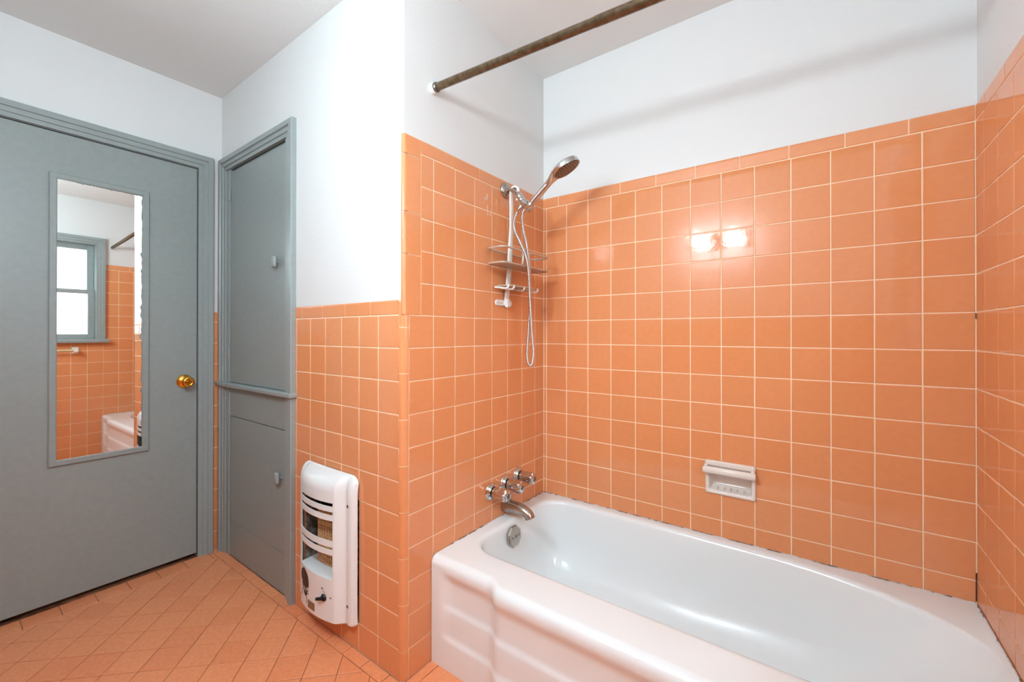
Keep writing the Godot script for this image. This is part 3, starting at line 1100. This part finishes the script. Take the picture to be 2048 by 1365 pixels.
func build_caddy() -> void:
	var t := thing("shower_caddy", "white hanging shower caddy with wire shelves on the shower arm", "caddy", Vector3(0, 1.26, 0.318))
	var st := tool()
	# hook over the arm and the flat strap
	var arm := Vector3(0.052, 1.738 - 1.26, 0)
	var hook := []
	for k in 13:
		var a := PI * k / 12
		hook.append(arm + Vector3(cos(a + PI) * 0.019 - 0.001, sin(a) * 0.019 + 0.002, 0.0))
	hook.append(arm + Vector3(0.019, -0.022, 0))
	hook.append(arm + Vector3(0.012, -0.04, 0))
	var line: Array = [Vector3(0.006, 0.0, 0), Vector3(0.0135, 0.06, 0), Vector3(0.021, 0.132, 0), Vector3(0.030, 0.25, 0), Vector3(0.034, 0.33, 0), Vector3(0.034, 0.42, 0), Vector3(0.033, 0.46, 0)] + hook
	var loops := []
	for k in line.size():
		var p: Vector3 = line[k]
		var d: Vector3 = (line[mini(k + 1, line.size() - 1)] - line[maxi(k - 1, 0)]).normalized()
		var nn := Vector3(-d.y, d.x, 0)
		var hw := 0.0155 if k < 4 else (0.0125 if k < 7 else 0.0085)
		var th := 0.0042
		loops.append([p + nn * th + Vector3(0, 0, hw * 0.7), p + nn * th * 0.4 + Vector3(0, 0, hw), p - nn * th * 0.4 + Vector3(0, 0, hw), p - nn * th + Vector3(0, 0, hw * 0.7), p - nn * th + Vector3(0, 0, -hw * 0.7), p - nn * th * 0.4 + Vector3(0, 0, -hw), p + nn * th * 0.4 + Vector3(0, 0, -hw), p + nn * th + Vector3(0, 0, -hw * 0.7)])
	loft(st, loops)
	cap(st, loops[0], Vector3.DOWN)
	cap(st, loops[-1], Vector3.DOWN)
	part("strap", st, M.white_plastic, t)
	var zl := 0.465 - 0.318
	var zr := 0.125 - 0.318
	var yu := 1.479 - 1.26
	var yl := 1.418 - 1.26
	# upper rail: an open loop whose front ends turn down to the shelf
	var r := 0.0042
	for s in 2:
		var ze := zl if s == 0 else zr
		var zi := 0.045 if s == 0 else -0.055
		st = tool()
		tube(st, rounded_path([Vector3(0.018, yu, 0.0), Vector3(0.018, yu, ze), Vector3(0.104, yu, ze), Vector3(0.104, yu, zi - 0.03 * (1 if s == 0 else -1)), Vector3(0.104, yl, zi - 0.03 * (1 if s == 0 else -1)), Vector3(0.104, yl, zi + 0.02 * (1 if s == 0 else -1))], 0.024), r, 8)
		part("rail", st, M.caddy_coat, t)
	st = tool()
	tube(st, rounded_path([Vector3(0.018, yl, zl), Vector3(0.104, yl, zl), Vector3(0.104, yl, zr), Vector3(0.018, yl, zr)], 0.022, true), r, 8, false, true)
	part("shelf_rim", st, M.caddy_coat, t)
	bx("shelf_plate", Vector3(0.019, yl - 0.0022, zr + 0.004), Vector3(0.103, yl + 0.0006, zl - 0.004), 0.0008, M.caddy_coat, t)
	for k in 9:
		st = tool()
		lathe(st, Vector3(0.098, yl - 0.002, lerpf(zr + 0.015, zr + 0.09, k / 8.0)), Vector3.DOWN, [[0.0026, 0.0], [0.0026, 0.0016]], 8)
		part("drain_stud", st, M.white_plastic, t)
	# small soap tray and its hooks
	var ys := 1.334 - 1.26
	st = tool()
	tube(st, rounded_path([Vector3(0.012, ys, 0.085), Vector3(0.085, ys, 0.075), Vector3(0.085, ys, -0.105), Vector3(0.012, ys, -0.115)], 0.02, true), 0.0036, 8, false, true)
	box(st, Vector3(0.014, ys - 0.004, -0.108), Vector3(0.082, ys - 0.0015, 0.078), 0.001)
	part("soap_tray", st, M.caddy_coat, t)
	for z in [0.095, 0.055, -0.02, -0.125]:
		st = tool()
		tube(st, smooth_path([Vector3(0.02, ys - 0.006, z), Vector3(0.05, ys - 0.010, z), Vector3(0.075, ys - 0.014, z), Vector3(0.086, ys - 0.008, z), Vector3(0.086, ys + 0.002, z)], 4), 0.0042, 8)
		part("hook", st, M.white_plastic, t)
	# bracket stuck to the tile
	st = tool()
	var pill := []
	for q in [[0.0005, 0.0], [0.004, 0.0], [0.0055, 0.002]]:
		var l := []
		for j in 24:
			var a := TAU * j / 24
			var cz := 0.05 if cos(a) > 0 else -0.042
			l.append(Vector3(q[0], 0.008 + sin(a) * (0.013 - q[1]), 0.008 + cz + cos(a) * (0.013 - q[1])))
		pill.append(l)
	loft(st, pill, true, 1)
	cap(st, pill[-1], Vector3.RIGHT)
	var pp := part("wall_bracket", st, M.white_plastic, t)
	for z in [0.05, 0.03]:
		st = tool()
		lathe(st, Vector3(0.0052, 0.008, z), Vector3.RIGHT, [[0.0028, 0.0], [0.0024, 0.0009]], 10)
		part("screw_hole", st, M.dull_metal, pp)
	st = tool()
	box(st, Vector3(0.005, -0.012, -0.014), Vector3(0.02, 0.03, 0.012), 0.005)
	part("clip", st, M.white_plastic, t)


func build_rod() -> void:
	var a := Vector3(0, 1.996, 0.742)
	var b := Vector3(WX, 1.964, 0.678)
	var t := thing("shower_curtain_rod", "bronze shower curtain rod spanning the tub alcove", "curtain rod", a)
	var d := (b - a).normalized()
	var st := tool()
	tube(st, [d * 0.012, d * 0.6, d * 0.601, (b - a) - d * 0.01], [0.0132, 0.0132, 0.0142, 0.0142], 20)
	part("tube", st, M.bronze_rod, t)
	st = tool()
	lathe(st, d * 0.012, d, [[0.0165, 0.0], [0.017, 0.003], [0.0165, 0.009], [0.0145, 0.011]], 20)
	part("collar", st, M.dull_metal, t)
	st = tool()
	lathe(st, Vector3(-0.003, 0, 0), Vector3.RIGHT, [[0.0185, 0.0], [0.0185, 0.010], [0.0165, 0.016]], 20)
	part("end_cap", st, M.white_plastic, t)
	st = tool()
	lathe(st, b - a, -d, [[0.0185, -0.002], [0.0185, 0.010], [0.0155, 0.014]], 20)
	part("end_cap", st, M.white_plastic, t)


func build_soap_dish() -> void:
	var t := thing("soap_dish", "white ceramic soap dish with a grab bar set in the tub wall", "soap dish", Vector3(0.815, 0.528, 0))
	var hw := 0.084
	var h := 0.126
	# flange around the recess
	var st := tool()
	var rl := func(ix: float, iy: float, z: float, r: float) -> Array:
		var out := []
		for c in 4:
			var cx: float = [-hw + ix + r, hw - ix - r, hw - ix - r, -hw + ix + r][c]
			var cy: float = [iy + r, iy + r, h - iy - r, h - iy - r][c]
			for k in 5:
				var a := PI + PI / 2 * c + PI / 2 * k / 4
				out.append(Vector3(cx + cos(a) * r, cy + sin(a) * r, z))
		return out
	loft(st, [rl.call(0.0, 0.0, 0.0003, 0.005), rl.call(0.0, 0.0, 0.005, 0.005), rl.call(0.002, 0.002, 0.0085, 0.005), rl.call(0.005, 0.005, 0.0095, 0.006), rl.call(0.010, 0.010, 0.009, 0.008), rl.call(0.013, 0.013, 0.006, 0.009), rl.call(0.0145, 0.0145, 0.0, 0.01), rl.call(0.017, 0.017, -0.02, 0.012), rl.call(0.022, 0.021, -0.032, 0.014), rl.call(0.032, 0.031, -0.037, 0.014)], true, 1)
	cap(st, rl.call(0.032, 0.031, -0.037, 0.014), Vector3.BACK)
	part("dish", st, M.ceramic_white, t)
	for k in 5:
		var x := -0.045 + k * 0.0225
		st = tool()
		tube(st, [Vector3(x, 0.021, -0.024), Vector3(x, 0.0185, -0.004)], 0.0022, 6)
		part("drain_rib", st, M.ceramic_white, t)
	st = tool()
	var prof := []
	for q in 12:
		var a := TAU * q / 12
		prof.append(Vector2(0.033 + cos(a) * 0.0115, 0.096 + sin(a) * 0.0135))
	var l0 := []
	var l1 := []
	for x in [[-hw - 0.003, 0.75], [-hw + 0.002, 1.0], [hw - 0.002, 1.0], [hw + 0.003, 0.75]]:
		var l := []
		for q in prof:
			l.append(Vector3(x[0], 0.096 + (q.y - 0.096) * x[1], 0.033 + (q.x - 0.033) * x[1]))
		l0.append(l)
	loft(st, l0)
	cap(st, l0[0], Vector3.LEFT)
	cap(st, l0[-1], Vector3.RIGHT)
	for s in [-1, 1]:
		box(st, Vector3(minf(s * hw, s * (hw - 0.013)), 0.09, 0.004), Vector3(maxf(s * hw, s * (hw - 0.013)), 0.1175, 0.037), 0.005)
	box(st, Vector3(-hw, 0.106, 0.003), Vector3(hw, 0.1275, 0.018), 0.005)
	part("grab_bar", st, M.ceramic_white, t)


# ---------------------------------------------------------------- heater
func heater_z(u: float) -> float:
	# height of the pressed steel front over the wall, u from the middle
	var a := absf(u)
	if a > 0.171:
		return 0.004 + 0.024 * sqrt(maxf(0.0, 1.0 - pow((a - 0.171) / 0.0121, 2.0)))
	if a > 0.158:
		return 0.028 + 0.0015 * smooth(0.171, 0.163, a)
	if a > 0.144:
		return lerpf(0.0295, 0.0262, smooth(0.158, 0.144, a))
	if a > 0.112:
		return lerpf(0.0262, 0.0565, smooth(0.146, 0.110, a))
	return 0.0565 + 0.016 * (1.0 - pow(a / 0.112, 2.0))


func heater_front(u: float, y: float) -> float:
	var z := heater_z(u)
	var top := 0.624 - 0.030 * (1.0 - sqrt(maxf(0.0, 1.0 - pow(maxf(0.0, (absf(u) - 0.148) / 0.0352), 2.0))))
	var k := clampf((top - y) / 0.062, 0.0, 1.0)
	z *= pow(1.0 - pow(1.0 - k, 2.2), 0.55) * 0.94 + 0.06
	var low := heater_low(u)
	var b := clampf((y - low) / 0.013, 0.0, 1.0)
	return maxf(0.002, z * sqrt(maxf(0.0, 1.0 - pow(1.0 - b, 2.0))))


func heater_low(u: float) -> float:
	return 0.088 + 0.014 * (1.0 - sqrt(maxf(0.0, 1.0 - pow(maxf(0.0, (absf(u) - 0.168) / 0.0152), 2.0))))


func build_heater() -> void:
	var t := thing("wall_heater", "white enamelled gas wall heater with curved louvres", "heater", Vector3(-0.421, 0, DZ))
	var slots := [[0.515, 0.528], [0.484, 0.496], [0.392, 0.464], [0.360, 0.370], [0.254, 0.341]]
	var us := []
	for k in 77:
		us.append(-0.183 + 0.366 * k / 76.0)
	for e in [-0.107, 0.107, -0.112, 0.112, -0.101, 0.101]:
		us.append(e)
	us.sort()
	var ys := []
	for k in 12:
		ys.append(0.0885 + 0.0165 * k / 11.0)
	for s in slots:
		ys.append_array([s[0], s[1], s[0] - 0.003, s[1] + 0.003])
	for y in [0.13, 0.16, 0.19, 0.22, 0.30, 0.425, 0.54, 0.553]:
		ys.append(y)
	for k in 22:
		ys.append(0.562 + 0.062 * k / 21.0)
	ys.sort()
	var st := tool()
	st.set_smooth_group(1)
	var pt := func(u: float, y: float) -> Vector3:
		var top := 0.624 - 0.030 * (1.0 - sqrt(maxf(0.0, 1.0 - pow(maxf(0.0, (absf(u) - 0.148) / 0.0352), 2.0))))
		var low := heater_low(u)
		var yy := clampf(y, low, top)
		return Vector3(u, yy, heater_front(u, yy))
	for i in us.size() - 1:
		for j in ys.size() - 1:
			var um: float = (us[i] + us[i + 1]) / 2
			var ym: float = (ys[j] + ys[j + 1]) / 2
			var open := false
			for s in slots:
				if absf(um) < 0.107 and ym > s[0] and ym < s[1]:
					open = true
			if open or us[i + 1] - us[i] < 1e-5 or ys[j + 1] - ys[j] < 1e-5:
				continue
			quad(st, pt.call(us[i], ys[j]), pt.call(us[i + 1], ys[j]), pt.call(us[i + 1], ys[j + 1]), pt.call(us[i], ys[j + 1]))
	# turned-in lips around the openings
	for s in slots:
		for e in 2:
			var row := []
			var back := []
			for k in 25:
				var u := -0.107 + 0.214 * k / 24.0
				var f := heater_front(u, s[e])
				row.append(Vector3(u, s[e], f))
				back.append(Vector3(u, s[e], f - 0.0035))
			loft(st, [row, back], false, 2 + e)
		for sd in [-0.107, 0.107]:
			var f := heater_front(sd, s[0])
			st.set_smooth_group(-1)
			quad(st, Vector3(sd, s[0], f), Vector3(sd, s[1], f), Vector3(sd, s[1], f - 0.0035), Vector3(sd, s[0], f - 0.0035))
	part("front_panel", st, M.heater_enamel, t)
	# sides of the fire box, set into the wall
	st = tool()
	box(st, Vector3(-0.121, 0.215, -0.095), Vector3(-0.112, 0.535, 0.036), 0)
	part("side_panel", st, M.burner_metal, t)
	st = tool()
	box(st, Vector3(0.112, 0.215, -0.095), Vector3(0.121, 0.535, 0.036), 0)
	part("side_panel", st, M.burner_metal, t)
	bx("back_panel", Vector3(-0.124, 0.10, -0.1), Vector3(0.124, 0.539, -0.094), 0, M.soot, t)
	bx("top_panel", Vector3(-0.121, 0.530, -0.095), Vector3(0.121, 0.536, 0.03), 0, M.soot, t)
	# white hearth shelf sloping forward
	st = tool()
	st.set_smooth_group(-1)
	var hb := []
	var hf := []
	for k in 13:
		var u := -0.111 + 0.222 * k / 12.0
		hf.append(Vector3(u, 0.2535, heater_front(u, 0.254) - 0.004))
		hb.append(Vector3(u, 0.258, -0.03))
	loft(st, [hf, hb], false, 1)
	part("hearth", st, M.heater_enamel, t)
	# ceramic radiants: lattices with square holes
	for c in 3:
		var rx0 := -0.068 + c * 0.060
		st = tool()
		for k in 5:
			var x := rx0 + k * 0.0130
			box(st, Vector3(x, 0.262, 0.0), Vector3(x + 0.0034, 0.456, 0.014), 0.0008)
		for k in 15:
			var y := 0.262 + k * 0.0137
			box(st, Vector3(rx0, y, -0.001), Vector3(rx0 + 0.0554, y + 0.0034, 0.012), 0.0008)
		box(st, Vector3(rx0 - 0.001, 0.256, -0.03), Vector3(rx0 + 0.0564, 0.264, 0.016), 0.001)
		part("ceramic_radiant", st, M.radiant, t)
	bx("fire_brick", Vector3(-0.110, 0.256, -0.034), Vector3(0.110, 0.47, -0.028), 0.001, M.soot, t)
	# screws in the flange
	for q in [[0.155, 0.52], [0.155, 0.163], [-0.155, 0.52], [-0.155, 0.163]]:
		st = tool()
		lathe(st, Vector3(q[0], q[1], 0.0282), Vector3.BACK, [[0.0062, 0.0], [0.0062, 0.0012], [0.0045, 0.0026], [0.001, 0.003]], 14)
		part("screw", st, M.dull_metal, t)
	# gas cock
	st = tool()
	var kz := heater_front(0.066, 0.182)
	lathe(st, Vector3(0.066, 0.182, kz - 0.004), Vector3.BACK, [[0.013, 0.0], [0.013, 0.006], [0.010, 0.01]], 20)
	tube(st, [Vector3(0.073, 0.184, kz + 0.006), Vector3(0.046, 0.178, kz + 0.018)], [0.0065, 0.0055], 8)
	part("gas_knob", st, M.knob_and_gap_black, t)
	st = tool()
	for k in 9:
		var a := 0.5 + k * 0.28
		var b := a + 0.28
		var at := Vector3(0.066, 0.184, kz + 0.0012)
		quad(st, at + Vector3(cos(a), sin(a), 0) * 0.019, at + Vector3(cos(b), sin(b), 0) * 0.019, at + Vector3(cos(b), sin(b), 0) * 0.0215, at + Vector3(cos(a), sin(a), 0) * 0.0215)
	part("dial_ring", st, M.mark_tan, t)
	for q in [[0.057, 0.213], [0.097, 0.188]]:
		var z := heater_front(q[0], q[1])
		bx("dial_mark", Vector3(q[0] - 0.0045, q[1] - 0.0028, z - 0.001), Vector3(q[0] + 0.0045, q[1] + 0.0028, z + 0.0006), 0.0002, M.plate_brown, t)
	# maker's plate
	st = tool()
	var pf := heater_front(0.0, 0.13)
	box(st, Vector3(-0.032, 0.114, pf - 0.003), Vector3(0.014, 0.142, pf + 0.0012), 0.0006)
	part("maker_plate", st, M.plate_brown, t)
	# black beetle-shaped mark on the enamel, head down, with eyes and thin legs
	var flat := func(q: Vector2, lift: float) -> Vector3:
		return Vector3(q.x, q.y, heater_front(q.x, q.y) + lift)
	st = tool()
	st.set_smooth_group(-1)
	var blob := [Vector2(-0.072, 0.248), Vector2(-0.057, 0.243), Vector2(-0.042, 0.234), Vector2(-0.032, 0.222), Vector2(-0.028, 0.208), Vector2(-0.028, 0.194), Vector2(-0.032, 0.182), Vector2(-0.040, 0.183), Vector2(-0.046, 0.178), Vector2(-0.062, 0.176), Vector2(-0.075, 0.172), Vector2(-0.081, 0.18), Vector2(-0.091, 0.19), Vector2(-0.102, 0.198), Vector2(-0.105, 0.214), Vector2(-0.101, 0.228), Vector2(-0.088, 0.238)]
	for k in blob.size():
		tri(st, flat.call(Vector2(-0.062, 0.21), 0.0008), flat.call(blob[k], 0.0008), flat.call(blob[(k + 1) % blob.size()], 0.0008))
	var hc := Vector2(-0.058, 0.166)
	for k in 16:
		var a := TAU * k / 16
		var b := TAU * (k + 1) / 16
		tri(st, flat.call(hc, 0.0008), flat.call(hc + Vector2(cos(a) * 0.0165, sin(a) * 0.021), 0.0008), flat.call(hc + Vector2(cos(b) * 0.0165, sin(b) * 0.021), 0.0008))
	var mark := part("beetle_mark", st, M.chip_black, t)
	for e in [Vector2(-0.064, 0.172), Vector2(-0.052, 0.170)]:
		st = tool()
		st.set_smooth_group(-1)
		for k in 12:
			var a := TAU * k / 12
			var b := TAU * (k + 1) / 12
			var c: Vector2 = e
			quad(st, flat.call(c + Vector2(cos(a) * 0.002, sin(a) * 0.003), 0.0013), flat.call(c + Vector2(cos(b) * 0.002, sin(b) * 0.003), 0.0013), flat.call(c + Vector2(cos(b) * 0.0045, sin(b) * 0.0062), 0.0013), flat.call(c + Vector2(cos(a) * 0.0045, sin(a) * 0.0062), 0.0013))
		part("eye", st, M.heater_enamel, mark)
	for leg in [[[-0.074, 0.166], [-0.088, 0.163], [-0.094, 0.150], [-0.095, 0.138], [-0.098, 0.134]], [[-0.073, 0.172], [-0.086, 0.176], [-0.093, 0.183]], [[-0.043, 0.168], [-0.036, 0.166], [-0.033, 0.178]], [[-0.044, 0.160], [-0.034, 0.158], [-0.03, 0.165]], [[-0.052, 0.148], [-0.043, 0.141], [-0.048, 0.132], [-0.042, 0.126], [-0.047, 0.121]]]:
		var pts := []
		for q in leg:
			pts.append(flat.call(Vector2(q[0], q[1]), 0.0004))
		st = tool()
		tube(st, pts, 0.0009, 5)
		part("leg", st, M.chip_black, mark)


# ---------------------------------------------------------------- lamp over the basin wall, behind the camera
func build_lamp() -> void:
	var t := thing("vanity_light", "two-globe wall light on the white wall facing the tub", "wall light", Vector3(0.42, 1.875, FZ))
	bx("back_plate", Vector3(-0.22, -0.05, -0.025), Vector3(0.22, 0.05, -0.0005), 0.006, M.fixture_metal, t)
	for x in [-0.125, 0.125]:
		var st := tool()
		lathe(st, Vector3(x, 0, -0.025), Vector3.FORWARD, [[0.03, 0.0], [0.03, 0.02], [0.022, 0.026]], 20)
		part("holder", st, M.fixture_metal, t)
		st = tool()
		var prof := []
		for k in 13:
			var a := PI * k / 12
			prof.append([maxf(0.0006, sin(a) * 0.066), 0.066 - cos(a) * 0.066])
		lathe(st, Vector3(x, 0, -0.045), Vector3.FORWARD, prof, 24)
		part("globe", st, M.bulb_glow, t)
		var l := OmniLight3D.new()
		l.name = "globe_light"
		l.light_color = Color(0.87, 0.953, 1.0)
		l.light_energy = LAMP_ENERGY
		l.light_size = 0.064
		l.omni_range = 8.0
		l.omni_attenuation = 2.0
		l.shadow_enabled = true
		t.add_child(l, true)
		l.position = Vector3(x, 0, -0.111)


const LAMP_ENERGY := 0.325
const SKY_ENERGY := 9.0
const EXPOSURE := 1.27


func _ready() -> void:
	rng.seed = 20240611
	var cam := Camera3D.new()
	cam.name = "camera"
	add_child(cam)
	var yaw := 0.64
	var pitch := 0.0031
	var roll := 0.0004
	cam.transform = Transform3D(Basis(Vector3.UP, yaw) * Basis(Vector3.RIGHT, pitch) * Basis(Vector3.BACK, roll), Vector3(1.0890, 1.1361, 1.7846))
	var near := 0.05
	var f := 850.14
	cam.keep_aspect = Camera3D.KEEP_HEIGHT
	cam.set_frustum(near * 1365.0 / f, Vector2(15.18, -16.58) / f * near, near, 50.0)
	cam.current = true

	var we := WorldEnvironment.new()
	we.name = "environment"
	var e := Environment.new()
	e.background_mode = Environment.BG_SKY
	var sky := Sky.new()
	var sm := ProceduralSkyMaterial.new()
	sm.sky_top_color = Color(0.93, 0.97, 1.0)
	sm.sky_horizon_color = Color(0.60, 0.63, 0.66)
	sm.ground_bottom_color = Color(0.36, 0.37, 0.36)
	sm.ground_horizon_color = Color(0.45, 0.46, 0.46)
	sm.sun_angle_max = 0.0
	sky.sky_material = sm
	e.sky = sky
	e.background_energy_multiplier = SKY_ENERGY
	e.tonemap_mode = Environment.TONE_MAPPER_LINEAR
	e.tonemap_exposure = EXPOSURE
	e.sdfgi_enabled = true
	e.ssao_enabled = true
	e.ssil_enabled = true
	we.environment = e
	add_child(we)

	materials()
	build_lamp()
	build_walls()
	build_floor()
	build_door()
	build_cupboard()
	build_window()
	build_tub()
	build_heater()
	build_taps()
	build_shower()
	build_caddy()
	build_rod()
	build_soap_dish()
